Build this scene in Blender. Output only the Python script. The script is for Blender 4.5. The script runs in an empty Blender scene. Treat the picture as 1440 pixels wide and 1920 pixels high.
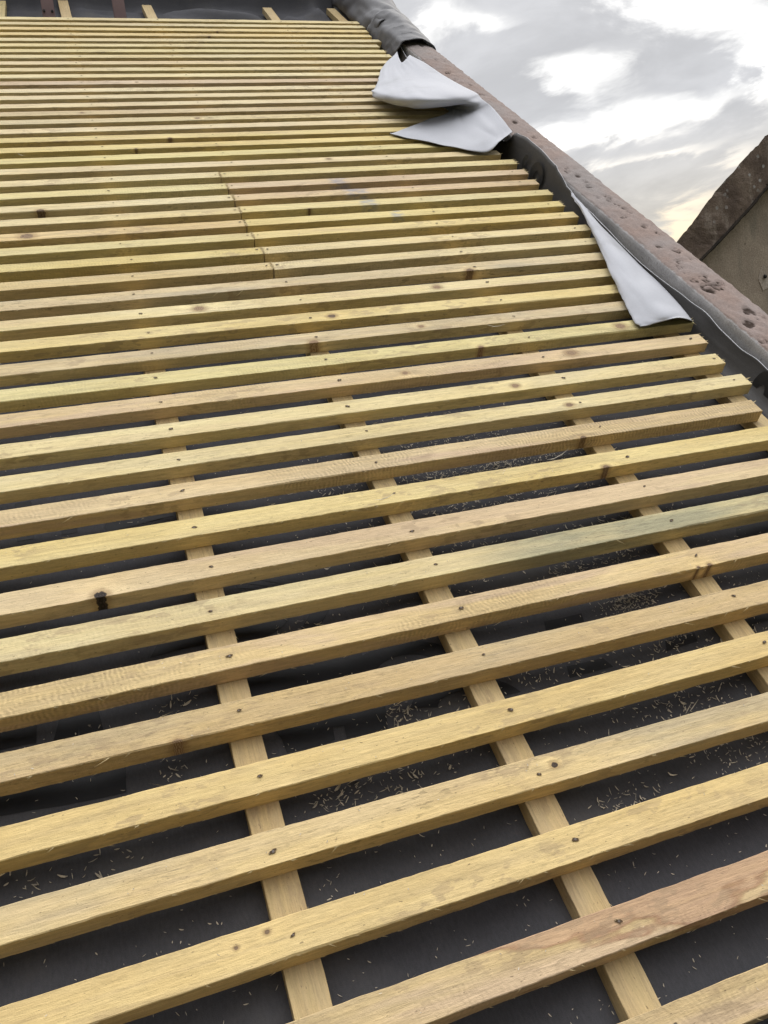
import bpy, bmesh, math, random
from mathutils import Matrix, Vector, noise as mnoise
random.seed(7)
S = bpy.context.scene
COL = S.collection
RAD = math.radians
PITCH = RAD(37)            # slope of the roof being battened
ZR = 6.0                   # height of the roof's local origin above the ground

# ------------------------------------------------------------------ camera, sky, sun, exposure
RX = Matrix.Rotation(PITCH, 4, 'X')
ROOF = Matrix.Translation((0, 0, ZR)) @ RX
RC = Matrix(((0.94175865, 0.16240256, -0.29447589), (-0.32491258, 0.6652535, -0.67221247), (0.08673209, 0.72874083, 0.67927487)))
CAMP = Vector((-0.14634633, -0.49273996, 1.18336588))   # in roof coordinates
FPX = 1557.3459
cam = bpy.data.cameras.new('camera'); camo = bpy.data.objects.new('camera', cam); COL.objects.link(camo)
camo.matrix_world = ROOF @ (Matrix.Translation(CAMP) @ RC.to_4x4())
cam.sensor_fit = 'VERTICAL'; cam.sensor_height = 24.0; cam.lens = FPX/1920*24.0
cam.clip_start = 0.02; cam.clip_end = 5000
S.camera = camo
S.view_settings.view_transform = 'Standard'; S.view_settings.look = 'None'
S.view_settings.exposure = 0.03; S.view_settings.gamma = 1.0

SUN_AZ, SUN_EL = RAD(42), RAD(40)     # azimuth from +Y towards +X
sun = bpy.data.lights.new('sun', 'SUN'); sun.energy = 0.7; sun.angle = RAD(25); sun.color = (1.0, 0.95, 0.87)
suno = bpy.data.objects.new('sun', sun); COL.objects.link(suno)
sd = Vector((math.sin(SUN_AZ)*math.cos(SUN_EL), math.cos(SUN_AZ)*math.cos(SUN_EL), math.sin(SUN_EL)))
suno.rotation_euler = sd.to_track_quat('Z', 'Y').to_euler(); suno.location = (8, 8, 20)

class NT:
    """small helper to write node trees"""
    def __init__(s, tree): s.t = tree; s.n = tree.nodes; s.l = tree.links
    def add(s, kind, **kw):
        nd = s.n.new(kind)
        for k, v in kw.items(): setattr(nd, k, v)
        return nd
    def put(s, sock, v):
        if isinstance(v, bpy.types.NodeSocket): s.l.new(v, sock)
        elif v is not None:
            if sock.type == 'RGBA' and not hasattr(v, '__len__'): v = (v, v, v, 1)
            elif sock.type == 'RGBA' and len(v) == 3: v = (*v, 1)
            elif sock.type == 'VECTOR' and not hasattr(v, '__len__'): v = (v, v, v)
            sock.default_value = v
    def m(s, op, a, b=None, c=None, clamp=False):
        nd = s.add('ShaderNodeMath', operation=op, use_clamp=clamp); s.put(nd.inputs[0], a)
        if b is not None: s.put(nd.inputs[1], b)
        if c is not None: s.put(nd.inputs[2], c)
        return nd.outputs[0]
    def v(s, op, a, b=None):
        nd = s.add('ShaderNodeVectorMath', operation=op); s.put(nd.inputs[0], a)
        if b is not None:
            if op == 'SCALE': s.put(nd.inputs['Scale'], b)
            else: s.put(nd.inputs[1], b)
        return nd.outputs['Value'] if op in ('LENGTH', 'DOT_PRODUCT', 'DISTANCE') else nd.outputs[0]
    def sep(s, a): nd = s.add('ShaderNodeSeparateXYZ'); s.put(nd.inputs[0], a); return nd.outputs
    def comb(s, x, y, z):
        nd = s.add('ShaderNodeCombineXYZ')
        for i, q in enumerate((x, y, z)): s.put(nd.inputs[i], q)
        return nd.outputs[0]
    def noise(s, vec, scale=1.0, detail=3.0, rough=0.55, dist=0.0):
        nd = s.add('ShaderNodeTexNoise'); s.put(nd.inputs['Vector'], vec); s.put(nd.inputs['Scale'], scale)
        nd.inputs['Detail'].default_value = detail; nd.inputs['Roughness'].default_value = rough; nd.inputs['Distortion'].default_value = dist
        return nd.outputs['Fac']
    def vor(s, vec, scale=1.0):
        nd = s.add('ShaderNodeTexVoronoi'); s.put(nd.inputs['Vector'], vec); s.put(nd.inputs['Scale'], scale); return nd.outputs['Distance']
    def ramp(s, x, a, b, lo=0.0, hi=1.0):
        nd = s.add('ShaderNodeMapRange', interpolation_type='SMOOTHSTEP'); s.put(nd.inputs[0], x)
        for i, q in ((1, a), (2, b), (3, lo), (4, hi)): s.put(nd.inputs[i], q)
        return nd.outputs[0]
    def mix(s, f, a, b, mode='MIX'):
        nd = s.add('ShaderNodeMix', data_type='RGBA', blend_type=mode); s.put(nd.inputs[0], f); s.put(nd.inputs[6], a); s.put(nd.inputs[7], b)
        return nd.outputs[2]
    def attr(s, name, kind='OBJECT', out='Fac'):
        return s.add('ShaderNodeAttribute', attribute_name=name, attribute_type=kind).outputs[out]

W = bpy.data.worlds.new('World'); S.world = W; W.use_nodes = True
w = NT(W.node_tree); w.n.clear()
wo = w.add('ShaderNodeOutputWorld'); bg = w.add('ShaderNodeBackground'); w.l.new(bg.outputs[0], wo.inputs[0])
bg.inputs['Strength'].default_value = 0.1
sky = w.add('ShaderNodeTexSky', sky_type='NISHITA'); sky.sun_disc = False; sky.sun_elevation = SUN_EL; sky.sun_rotation = SUN_AZ
gen = w.add('ShaderNodeTexCoord').outputs['Generated']
gx, gy, gz = w.sep(gen)
az = w.m('ARCTAN2', gx, gy); el = w.m('ARCSINE', gz)
zc = w.m('ADD', w.m('MAXIMUM', gz, 0.0), 0.28)
flat = w.comb(w.m('DIVIDE', gx, zc), w.m('DIVIDE', gy, zc), w.m('MULTIPLY', gz, 0.6))
wv = w.noise(flat, 1.6, 2.0)
warp = w.v('ADD', flat, w.v('SCALE', w.comb(wv, w.m('SUBTRACT', 1.0, wv), wv), 0.55))
n1 = w.noise(warp, 1.9, 6.0, 0.52)
n2 = w.noise(warp, 5.2, 5.0, 0.55)
n3 = w.noise(warp, 15.0, 6.0, 0.6)
def off(n, k): return w.m('MULTIPLY', w.m('SUBTRACT', n, 0.5), k)
cl = w.m('ADD', w.m('ADD', off(n1, 0.6), off(n2, 0.5)), w.m('ADD', off(n3, 0.22), 0.55))
# (azimuth, elevation, half width, half height, tilt, amount) of bright gaps (+) and dark banks (-) in degrees
GAPS = [
        (32.9, 17.4, 4.3, 1.10, -8, 0.55), (40.0, 19.4, 5.7, 1.54, -28, 0.50), (43.8, 15.2, 2.1, 1.03, 87, 0.35), (36.5, 14.5, 6.1, 0.81, 1, 0.50), (30.3, 14.7, 3.6, 0.66, -3, 0.30),
        (37.3, 12.6, 3.4, 0.33, -1, 0.30), (27.6, 21.7, 2.7, 0.59, -15, 0.35), (24.2, 21.9, 1.8, 1.29, 77, 0.35), (39.2, 8.6, 3.1, 0.96, 24, 0.42), (42.1, 11.5, 1.5, 0.51, 4, 0.25),
        (34.2, 12.5, 1.0, 0.37, -7, 0.15), (31.6, 16.3, 3.4, 0.51, -4, 0.12), (30.8, 19.4, 3.6, 1.25, -2, -0.22), (39.5, 16.3, 3.3, 1.18, -4, -0.25), (27.1, 19.4, 2.0, 1.47, 2, -0.15),
        (30.8, 16.2, 4.3, 0.59, -15, -0.12), (34.8, 13.6, 5.3, 0.51, -1, -0.15), (36.6, 11.3, 3.8, 0.81, 2, -0.16), (28.8, 16.2, 2.1, 0.92, 11, -0.12), (37.3, 12.1, 3.4, 0.29, -4, -0.10)]
tot = None
wob = w.m('MULTIPLY', w.m('SUBTRACT', n2, 0.5), RAD(4.0)); wob2 = w.m('MULTIPLY', w.m('SUBTRACT', n3, 0.5), RAD(6.0))
azw = w.m('ADD', az, wob2); elw = w.m('ADD', el, wob)
for a, e, ha, he, ti, k in GAPS:
    da = w.m('SUBTRACT', azw, RAD(a)); de = w.m('SUBTRACT', elw, RAD(e))
    c_, s_ = math.cos(RAD(ti)), math.sin(RAD(ti))
    p_ = w.m('ADD', w.m('MULTIPLY', da, c_/RAD(ha)), w.m('MULTIPLY', de, s_/RAD(ha)))
    q_ = w.m('ADD', w.m('MULTIPLY', da, -s_/RAD(he)), w.m('MULTIPLY', de, c_/RAD(he)))
    g_ = w.m('MULTIPLY', w.m('EXPONENT', w.m('MULTIPLY', w.m('ADD', w.m('MULTIPLY', p_, p_), w.m('MULTIPLY', q_, q_)), -1.0)), k)
    tot = g_ if tot is None else w.m('ADD', tot, g_)
cl = w.m('ADD', cl, tot)
bright = w.ramp(cl, 0.58, 1.06)
ahead = w.m('ADD', w.m('MULTIPLY', w.v('DOT_PRODUCT', gen, tuple(sd)), 0.5), 0.5)     # 1 towards the hidden sun
low = w.ramp(el, RAD(15.5), RAD(6.5))
grey = w.mix(low, (6.6, 6.65, 6.85, 1), (7.0, 6.55, 5.8, 1))
white = w.mix(low, (13.0, 12.9, 12.6, 1), (12.2, 10.1, 7.0, 1))
grey = w.mix(1.0, grey, w.comb(*[w.ramp(w.m('ADD', off(n2, 1.0), off(n3, .35)), -0.25, 0.25, 0.87, 1.1)]*3), 'MULTIPLY')
cloud = w.mix(bright, grey, white)
cloud = w.mix(1.0, cloud, w.comb(*[w.ramp(ahead, 0.2, 0.92, q, 1.0) for q in (0.09, 0.09, 0.095)]), 'MULTIPLY')
zen = w.ramp(gz, 0.5, 0.95, 1.0, 5.6)                # an overcast sky is brightest overhead
cloud = w.mix(1.0, cloud, w.comb(zen, zen, zen), 'MULTIPLY')
below = w.ramp(gz, -0.02, 0.0)
w.l.new(w.mix(w.m('MULTIPLY', below, 0.96), sky.outputs[0], cloud), bg.inputs['Color'])

# ------------------------------------------------------------------ helpers
def R(u, v, n): return ROOF @ Vector((u, v, n))
def ray(x, y):
    """direction in roof coordinates of a point of the 1440 x 1920 photograph"""
    return RC @ Vector(((x-720)/FPX, -(y-960)/FPX, -1.0))
def at(x, y, n=0.0):
    d = ray(x, y); return CAMP + d*((n-CAMP.z)/d.z)
def atu(x, y, u):
    d = ray(x, y); return CAMP + d*((u-CAMP.x)/d.x)
def link(o, parent=None):
    COL.objects.link(o)
    if parent: o.parent = parent
    return o
def mesh_obj(name, verts, faces, mats, parent=None, loc=None, roof=True, fmat=None, smooth=False, cols=None):
    me = bpy.data.meshes.new(name); me.from_pydata([tuple(v) for v in verts], [], faces)
    for m_ in (mats if isinstance(mats, (list, tuple)) else [mats]): me.materials.append(m_)
    if fmat: me.polygons.foreach_set('material_index', fmat)
    if smooth: me.polygons.foreach_set('use_smooth', [True]*len(me.polygons))
    if cols:
        ca = me.color_attributes.new('wear', 'FLOAT_COLOR', 'POINT')
        ca.data.foreach_set('color', [c for q in cols for c in (q[0], q[1], q[2], 1.0)])
    me.update()
    o = bpy.data.objects.new(name, me); link(o, parent)
    if parent is None:
        if roof: o.location = R(*(loc or (0, 0, 0))); o.rotation_euler = (PITCH, 0, 0)
        elif loc: o.location = loc
    elif loc: o.location = loc
    return o
def tag(o, label=None, cat=None, group=None, kind=None):
    if label: o['label'] = label
    if cat: o['category'] = cat
    if group: o['group'] = group
    if kind: o['kind'] = kind
    return o
def grid_faces(nr, nc, off=0, flip=False):
    f = []
    for i in range(nr-1):
        for j in range(nc-1):
            a = off+i*nc+j; q = (a, a+1, a+nc+1, a+nc); f.append(q[::-1] if flip else q)
    return f
def crom(P, t):
    """Catmull-Rom through a list of vectors, t in 0..1"""
    n = len(P)-1; x = min(max(t, 0), 1)*n; i = min(int(x), n-1); f = x-i
    p1, p2 = P[i], P[i+1]; p0 = P[i-1] if i > 0 else p1*2-p2; p3 = P[i+2] if i+2 <= n else p2*2-p1
    return 0.5*((2*p1)+(p2-p0)*f+(2*p0-5*p1+4*p2-p3)*f*f+(3*p1-p0-3*p2+p3)*f**3)
def interp(x, pts):
    if x <= pts[0][0]: return pts[0][1]
    for (a, p), (b, q) in zip(pts, pts[1:]):
        if x <= b:
            t = (x-a)/(b-a); t = t*t*(3-2*t); return p+(q-p)*t
    return pts[-1][1]
def nz(x, y, z=0.0): return mnoise.noise(Vector((x, y, z)))
def sheet(name, G, mats, parent=None, th=0.0012, rim=None, smooth=True, flip=False):
    """a thin cloth from a grid of points: mats = (facing side, back side, rim)"""
    nr, nc = len(G), len(G[0]); V = [p for row in G for p in row]
    N = []
    for i in range(nr):
        for j in range(nc):
            a = G[min(i+1, nr-1)][j]-G[max(i-1, 0)][j]; b = G[i][min(j+1, nc-1)]-G[i][max(j-1, 0)]
            nn = b.cross(a)
            N.append(nn.normalized() if nn.length > 1e-12 else Vector((0, 0, 1)))
    if flip: N = [-q for q in N]
    V2 = [p-q*th for p, q in zip(V, N)]
    F = grid_faces(nr, nc, 0, not flip); M_ = [0]*len(F)
    B = grid_faces(nr, nc, nr*nc, flip); F += B; M_ += [1]*len(B)
    ring = [j for j in range(nc)]+[i*nc+nc-1 for i in range(1, nr)]+[(nr-1)*nc+j for j in range(nc-2, -1, -1)]+[i*nc for i in range(nr-2, 0, -1)]
    k = nr*nc
    for a, b in zip(ring, ring[1:]+ring[:1]):
        F.append((a, b, b+k, a+k)); M_.append(2 if len(mats) > 2 else 0)
    return mesh_obj(name, V+V2, F, mats, parent, fmat=M_, smooth=smooth)

# ------------------------------------------------------------------ materials
def material(name):
    m_ = bpy.data.materials.new(name); m_.use_nodes = True; t = NT(m_.node_tree)
    b = t.n['Principled BSDF']; return m_, t, b
def plain(name, col, rough=0.7, var=0.25, scale=30, spec=0.3, bump=0.0, metal=0.0):
    m_, t, b = material(name); oc = t.add('ShaderNodeTexCoord').outputs['Object']
    n_ = t.noise(oc, scale, 5, 0.6); n0 = t.noise(oc, scale*0.17, 3, 0.5)
    f = t.m('ADD', t.m('MULTIPLY', t.m('SUBTRACT', n_, 0.5), var*2), t.m('MULTIPLY', t.m('SUBTRACT', n0, 0.5), var*2))
    t.put(b.inputs['Base Color'], t.mix(1.0, (*col, 1), t.comb(*[t.m('ADD', 1.0, f)]*3), 'MULTIPLY'))
    b.inputs['Roughness'].default_value = rough; b.inputs['Specular IOR Level'].default_value = spec; b.inputs['Metallic'].default_value = metal
    if bump:
        bp = t.add('ShaderNodeBump'); bp.inputs['Strength'].default_value = bump; bp.inputs['Distance'].default_value = 0.003
        t.put(bp.inputs['Height'], n_); t.put(b.inputs['Normal'], bp.outputs[0])
    return m_

def wood_material():
    m_, t, b = material('sawn softwood'); oc = t.add('ShaderNodeTexCoord').outputs['Object']
    rnd = t.add('ShaderNodeObjectInfo').outputs['Random']
    x, y, z = t.sep(oc)
    P = t.v('ADD', oc, t.v('SCALE', (37.0, 11.0, 5.0), rnd))
    def st(sx, sy, sz): return t.v('MULTIPLY', P, (sx, sy, sz))
    def knot(name):
        k = t.attr(name, out='Vector'); kx, ky, kr = t.sep(k)
        wob_ = t.m('MULTIPLY', t.m('SUBTRACT', t.noise(P, 110.0, 3), 0.5), 1.0)
        dx = t.m('MULTIPLY', t.m('SUBTRACT', x, kx), 0.8); dy = t.m('SUBTRACT', y, ky)
        d = t.m('SQRT', t.m('ADD', t.m('MULTIPLY', dx, dx), t.m('MULTIPLY', dy, dy)))
        return t.m('ADD', t.m('DIVIDE', d, t.m('MAXIMUM', kr, 0.0005)), wob_), kr
    ka, ra = knot('knot_a'); kb, rb = knot('knot_b')
    kd = t.m('MINIMUM', ka, kb)
    # grain: growth bands bending round the knots, fine fibres, saw marks
    bend = t.m('MULTIPLY', t.m('DIVIDE', 1.0, t.m('ADD', 1.0, t.m('MULTIPLY', kd, 0.6))), 2.4)
    band = t.noise(st(0.55, 17, 17), 1.0, 2, 0.5, 0.3)
    rings = t.m('SINE', t.m('ADD', t.m('MULTIPLY', band, 34.0), t.m('MULTIPLY', bend, 3.0)))
    fib = t.noise(st(11, 190, 190), 1.0, 4, 0.68)
    fib2 = t.noise(st(45, 430, 430), 1.0, 3, 0.65); fuzz = t.noise(P, 520.0, 3, 0.7)
    sawn = t.m('MULTIPLY', t.m('SINE', t.m('ADD', t.m('ADD', t.m('MULTIPLY', x, 700.0), t.m('MULTIPLY', y, 150.0)), t.m('MULTIPLY', t.noise(st(14, 30, 30), 1.0, 3), 26.0))), t.ramp(t.noise(st(45, 60, 60), 1.0, 2), 0.35, 0.65))
    sawm = t.m('MULTIPLY', t.ramp(t.noise(st(2.2, 5, 5), 1.0, 3), 0.42, 0.62), t.attr('saw'))
    base = t.mix(1.0, t.attr('tint', out='Color'), (0.985, 0.945, 0.92, 1), 'MULTIPLY')
    blot = t.noise(st(2.6, 9, 9), 1.0, 4, 0.6)
    col = t.mix(t.ramp(blot, 0.3, 0.7, 0.0, 0.55), base, t.mix(1.0, base, (0.84, 0.76, 0.60, 1), 'MULTIPLY'))
    col = t.mix(t.m('MULTIPLY', t.ramp(t.noise(st(1.6, 13, 13), 1.0, 4, 0.6, 0.5), 0.46, 0.62), t.attr('pink')), col, (0.55, 0.405, 0.26, 1))
    gm = t.m('MULTIPLY', t.ramp(t.noise(st(2.0, 12, 12), 1.0, 4, 0.6), 0.45, 0.68), t.attr('grey'))
    col = t.mix(gm, col, (0.33, 0.30, 0.225, 1))
    green = t.m('MULTIPLY', t.ramp(x, t.attr('green_from'), t.m('ADD', t.attr('green_from'), 0.22)), t.ramp(t.noise(st(4, 30, 30), 1.0, 4), 0.3, 0.6, 0.35, 1.0))
    col = t.mix(t.m('MULTIPLY', green, 0.78), col, (0.255, 0.25, 0.165, 1))
    hn = t.noise(st(2.3, 9, 9), 1.0, 3, 0.55, 0.2); hj = t.m('MULTIPLY', t.noise(st(40, 60, 60), 1.0, 3), 0.05)
    hh = t.m('ADD', hn, hj)
    heart = t.m('MULTIPLY', t.ramp(hh, 0.545, 0.56), t.attr('heart')); hedge = t.m('MULTIPLY', t.m('MULTIPLY', t.ramp(hh, 0.53, 0.55), t.ramp(hh, 0.575, 0.555)), t.attr('heart'))
    col = t.mix(t.m('MULTIPLY', heart, 0.75), col, (0.46, 0.29, 0.18, 1)); col = t.mix(t.m('MULTIPLY', hedge, 0.5), col, (0.25, 0.125, 0.065, 1))
    # chalk: faint blue marker
    ck = t.attr('chalk', out='Vector'); cx, cw, cs = t.sep(ck)
    cm = t.m('MULTIPLY', t.m('MULTIPLY', t.ramp(t.m('ABSOLUTE', t.m('SUBTRACT', x, cx)), cw, t.m('MULTIPLY', cw, 0.3)), t.ramp(t.noise(st(25, 70, 70), 1.0, 4), 0.35, 0.6)), cs)
    col = t.mix(cm, col, (0.17, 0.22, 0.34, 1))
    val = t.m('ADD', 1.0, t.m('ADD', t.m('MULTIPLY', t.m('SUBTRACT', fib, 0.5), 0.6), t.m('MULTIPLY', t.m('SUBTRACT', fib2, 0.5), 0.5)))
    val = t.m('ADD', val, t.m('MULTIPLY', t.m('SUBTRACT', fuzz, 0.5), 0.22))
    tear = t.m('MULTIPLY', t.ramp(t.noise(st(48, 190, 190), 1.0, 3, 0.6), 0.56, 0.66), t.ramp(t.noise(st(2.1, 8, 8), 1.0, 3), 0.42, 0.6))
    val = t.m('SUBTRACT', val, t.m('MULTIPLY', tear, t.m('ADD', 0.06, t.m('MULTIPLY', t.attr('mould'), 0.34))))
    val = t.m('ADD', val, t.m('MULTIPLY', rings, t.ramp(kd, 9.0, 1.5, 0.045, 0.16)))
    val = t.m('SUBTRACT', val, t.m('MULTIPLY', t.m('MULTIPLY', t.m('ADD', sawn, 1.0), sawm), 0.15))
    col = t.mix(1.0, col, t.comb(val, t.m('MULTIPLY', val, 0.998), t.m('SUBTRACT', val, t.m('MULTIPLY', rings, 0.02))), 'MULTIPLY')
    mud = t.m('MULTIPLY', t.m('MULTIPLY', t.ramp(t.noise(st(22, 48, 48), 1.0, 3, 0.6), 0.53, 0.6), t.ramp(t.noise(st(2.9, 6, 6), 1.0, 2), 0.5, 0.62)), 0.42)
    col = t.mix(mud, col, (0.30, 0.215, 0.13, 1))
    # mould streaks, dirt specks, checks
    mo = t.m('MULTIPLY', t.ramp(t.noise(st(16, 150, 150), 1.0, 4, 0.7), 0.56, 0.72), t.ramp(t.noise(st(2.1, 11, 11), 1.0, 3), 0.5, 0.66))
    col = t.mix(t.m('MULTIPLY', mo, t.attr('mould')), col, (0.075, 0.07, 0.062, 1))
    sp = t.m('MULTIPLY', t.ramp(t.noise(st(120, 260, 260), 1.0, 2, 0.5), 0.69, 0.76), 0.6)
    col = t.mix(sp, col, (0.10, 0.07, 0.04, 1))
    # knots
    halo = t.m('MULTIPLY', t.ramp(kd, 2.6, 1.0), 0.55); core = t.ramp(kd, 1.12, 0.92)
    kring = t.m('ADD', 0.5, t.m('MULTIPLY', t.m('SINE', t.m('MULTIPLY', kd, 17.0)), 0.5))
    col = t.mix(halo, col, (0.27, 0.165, 0.075, 1))
    dark = t.attr('knot_dark')
    col = t.mix(core, col, t.mix(dark, t.mix(kring, (0.20, 0.12, 0.065, 1), (0.34, 0.24, 0.14, 1)), t.mix(kring, (0.022, 0.016, 0.013, 1), (0.055, 0.042, 0.034, 1))))
    t.put(b.inputs['Base Color'], col)
    b.inputs['Roughness'].default_value = 0.78; b.inputs['Specular IOR Level'].default_value = 0.22
    hgt = t.m('ADD', t.m('ADD', t.m('MULTIPLY', fib, 0.9), t.m('MULTIPLY', t.m('ADD', fib2, fuzz), 0.6)), t.m('ADD', t.m('MULTIPLY', t.m('MULTIPLY', sawn, sawm), 0.25), t.m('MULTIPLY', t.noise(st(60, 120, 120), 1.0, 4, 0.7), 0.8)))
    bp = t.add('ShaderNodeBump'); bp.inputs['Strength'].default_value = 0.75; bp.inputs['Distance'].default_value = 0.0013
    t.put(bp.inputs['Height'], hgt); t.put(b.inputs['Normal'], bp.outputs[0])
    return m_
WOOD = wood_material()

def membrane(name, c0, c1, rough, spec, weave=0.4, blot=0.2):
    m_, t, b = material(name); oc = t.add('ShaderNodeTexCoord').outputs['Object']
    f = t.noise(oc, 900, 2, 0.6); g = t.noise(oc, 7, 5, 0.6); s_ = t.noise(t.v('MULTIPLY', oc, (260, 90, 260)), 1.0, 3)
    k = t.m('ADD', t.m('MULTIPLY', f, 0.4), t.m('ADD', t.m('MULTIPLY', s_, 0.3), t.m('MULTIPLY', g, 0.3)))
    col = t.mix(t.ramp(k, 0.3, 0.7), (*c0, 1), (*c1, 1))
    dust = t.m('MULTIPLY', t.ramp(t.noise(oc, 3.3, 6, 0.68), 0.5, 0.75), blot)
    col = t.mix(dust, col, (0.13, 0.12, 0.105, 1))
    t.put(b.inputs['Base Color'], col); b.inputs['Roughness'].default_value = rough; b.inputs['Specular IOR Level'].default_value = spec
    bp = t.add('ShaderNodeBump'); bp.inputs['Strength'].default_value = weave; bp.inputs['Distance'].default_value = 0.0006
    t.put(bp.inputs['Height'], t.m('ADD', f, s_)); t.put(b.inputs['Normal'], bp.outputs[0])
    return m_
FELT = membrane('grey felt face', (0.052, 0.052, 0.057), (0.084, 0.083, 0.090), 0.8, 0.18, blot=0.4)
FELTB = membrane('brownish felt face', (0.050, 0.047, 0.044), (0.078, 0.073, 0.068), 0.6, 0.35, blot=0.2)
WHITE = membrane('white felt back', (0.41, 0.415, 0.44), (0.46, 0.465, 0.49), 0.7, 0.3, 0.25, 0.3)
RIM = plain('bright cut felt edge', (0.7, 0.7, 0.72), 0.7, 0.1, 60, 0.2)
PRINT = plain('black print', (0.012, 0.012, 0.014), 0.55, 0.3, 60, 0.4)
PRINT2 = plain('faded black print', (0.028, 0.027, 0.026), 0.55, 0.3, 60, 0.4)
NAILM = plain('rusty nail steel', (0.10, 0.075, 0.055), 0.5, 0.5, 300, 0.5)
HOLE = plain('crushed wood hole', (0.09, 0.06, 0.035), 0.9, 0.5, 300, 0.1)
FIBRE = plain('fresh wood fibre', (0.62, 0.50, 0.28), 0.8, 0.3, 200, 0.2)
CHIP = plain('pale wood chip', (0.50, 0.445, 0.35), 0.85, 0.9, 45, 0.2)
BROWN = plain('brown purple paint', (0.20, 0.135, 0.138), 0.55, 0.25, 25, 0.4, 0.15)
BOLT = plain('dark bolt steel', (0.02, 0.018, 0.018), 0.5, 0.3, 80, 0.4)

def coping_material():
    m_, t, b = material('mortar capped coping'); oc = t.add('ShaderNodeTexCoord').outputs['Object']
    c = t.attr('wear', 'GEOMETRY', 'Color'); side, pit, _ = t.sep(c)
    g = t.noise(oc, 160, 5, 0.7); l = t.noise(oc, 9, 5, 0.6); big = t.noise(oc, 2.6, 4, 0.55)
    top = t.mix(t.ramp(l, 0.3, 0.7), (0.285, 0.235, 0.213, 1), (0.285, 0.213, 0.18, 1))
    top = t.mix(t.ramp(big, 0.42, 0.68), top, (0.28, 0.248, 0.232, 1))
    sd_ = t.mix(t.ramp(l, 0.3, 0.7), (0.34, 0.325, 0.315, 1), (0.42, 0.40, 0.385, 1))
    sd_ = t.mix(t.m('MULTIPLY', t.ramp(t.noise(oc, 70, 3), 0.62, 0.74), 0.6), sd_, (0.12, 0.10, 0.09, 1))
    s2 = t.ramp(t.m('ADD', side, t.m('MULTIPLY', t.m('SUBTRACT', t.noise(oc, 45, 4), 0.5), 0.7)), 0.3, 0.6)
    col = t.mix(s2, top, sd_)
    pm = t.ramp(t.m('ADD', pit, t.m('MULTIPLY', t.m('SUBTRACT', g, 0.5), 0.6)), 0.25, 0.8)
    col = t.mix(t.m('MULTIPLY', pm, 0.95), col, (0.05, 0.034, 0.026, 1))
    col = t.mix(t.m('MULTIPLY', t.ramp(t.noise(oc, 120, 2), 0.68, 0.76), 0.5), col, (0.14, 0.09, 0.07, 1))
    col = t.mix(1.0, col, t.comb(*[t.ramp(g, 0.2, 0.8, 0.83, 1.15)]*3), 'MULTIPLY')
    t.put(b.inputs['Base Color'], col); b.inputs['Roughness'].default_value = 0.92; b.inputs['Specular IOR Level'].default_value = 0.15
    bp = t.add('ShaderNodeBump'); bp.inputs['Strength'].default_value = 0.7; bp.inputs['Distance'].default_value = 0.003
    t.put(bp.inputs['Height'], t.m('ADD', g, t.m('MULTIPLY', t.noise(oc, 420, 3), 0.4))); t.put(b.inputs['Normal'], bp.outputs[0])
    return m_
COPING = coping_material()

def weathered(name, a, b_, c, lichen=0.0, sc=1.0):
    m_, t, b = material(name); oc = t.add('ShaderNodeTexCoord').outputs['Object']
    g = t.noise(oc, 60*sc, 5, 0.7); l = t.noise(oc, 3.2*sc, 6, 0.65); l2 = t.noise(t.v('MULTIPLY', oc, (7, 7, 2.2)), sc, 5, 0.6)
    col = t.mix(t.ramp(l, 0.35, 0.65), (*a, 1), (*b_, 1)); col = t.mix(t.ramp(l2, 0.5, 0.72), col, (*c, 1))
    col = t.mix(1.0, col, t.comb(*[t.ramp(g, 0.25, 0.75, 0.75, 1.22)]*3), 'MULTIPLY')
    col = t.mix(t.m('MULTIPLY', t.ramp(t.noise(oc, 22*sc, 3), 0.64, 0.72), 0.6), col, tuple(q*0.3 for q in a)+(1,))
    if lichen:
        v_ = t.vor(t.v('ADD', oc, t.v('SCALE', t.comb(g, l, g), 0.03)), 13); keep = t.ramp(t.noise(oc, 2.3, 3), 0.5, 0.62)
        col = t.mix(t.m('MULTIPLY', t.m('MULTIPLY', t.ramp(v_, 0.27, 0.2), keep), lichen), col, (0.36, 0.345, 0.32, 1))
    t.put(b.inputs['Base Color'], col); b.inputs['Roughness'].default_value = 0.9; b.inputs['Specular IOR Level'].default_value = 0.15
    bp = t.add('ShaderNodeBump'); bp.inputs['Strength'].default_value = 0.6; bp.inputs['Distance'].default_value = 0.012
    t.put(bp.inputs['Height'], t.m('ADD', g, l)); t.put(b.inputs['Normal'], bp.outputs[0])
    return m_
RENDER = weathered('weathered render', (0.36, 0.295, 0.23), (0.44, 0.365, 0.285), (0.30, 0.26, 0.205))
BAND = weathered('lichened gable band', (0.125, 0.093, 0.073), (0.21, 0.16, 0.122), (0.29, 0.24, 0.195), 0.95)
DRIP = weathered('mossy drip joint', (0.025, 0.02, 0.016), (0.035, 0.028, 0.02), (0.02, 0.017, 0.013))
SLATE = weathered('old slates', (0.06, 0.06, 0.065), (0.09, 0.085, 0.085), (0.05, 0.05, 0.045))
PALE = weathered('pale patch', (0.50, 0.43, 0.36), (0.40, 0.335, 0.265), (0.56, 0.50, 0.43))
EARTH = weathered('ground of yard and grass', (0.07, 0.075, 0.04), (0.10, 0.095, 0.065), (0.06, 0.07, 0.035), 0, 0.05)

# ------------------------------------------------------------------ ground
gv = [(-1500, -1500, 0), (1500, -1500, 0), (1500, 1500, 0), (-1500, 1500, 0)]
tag(mesh_obj('ground', gv, [(0, 1, 2, 3)], EARTH, roof=False), kind='structure')

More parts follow.
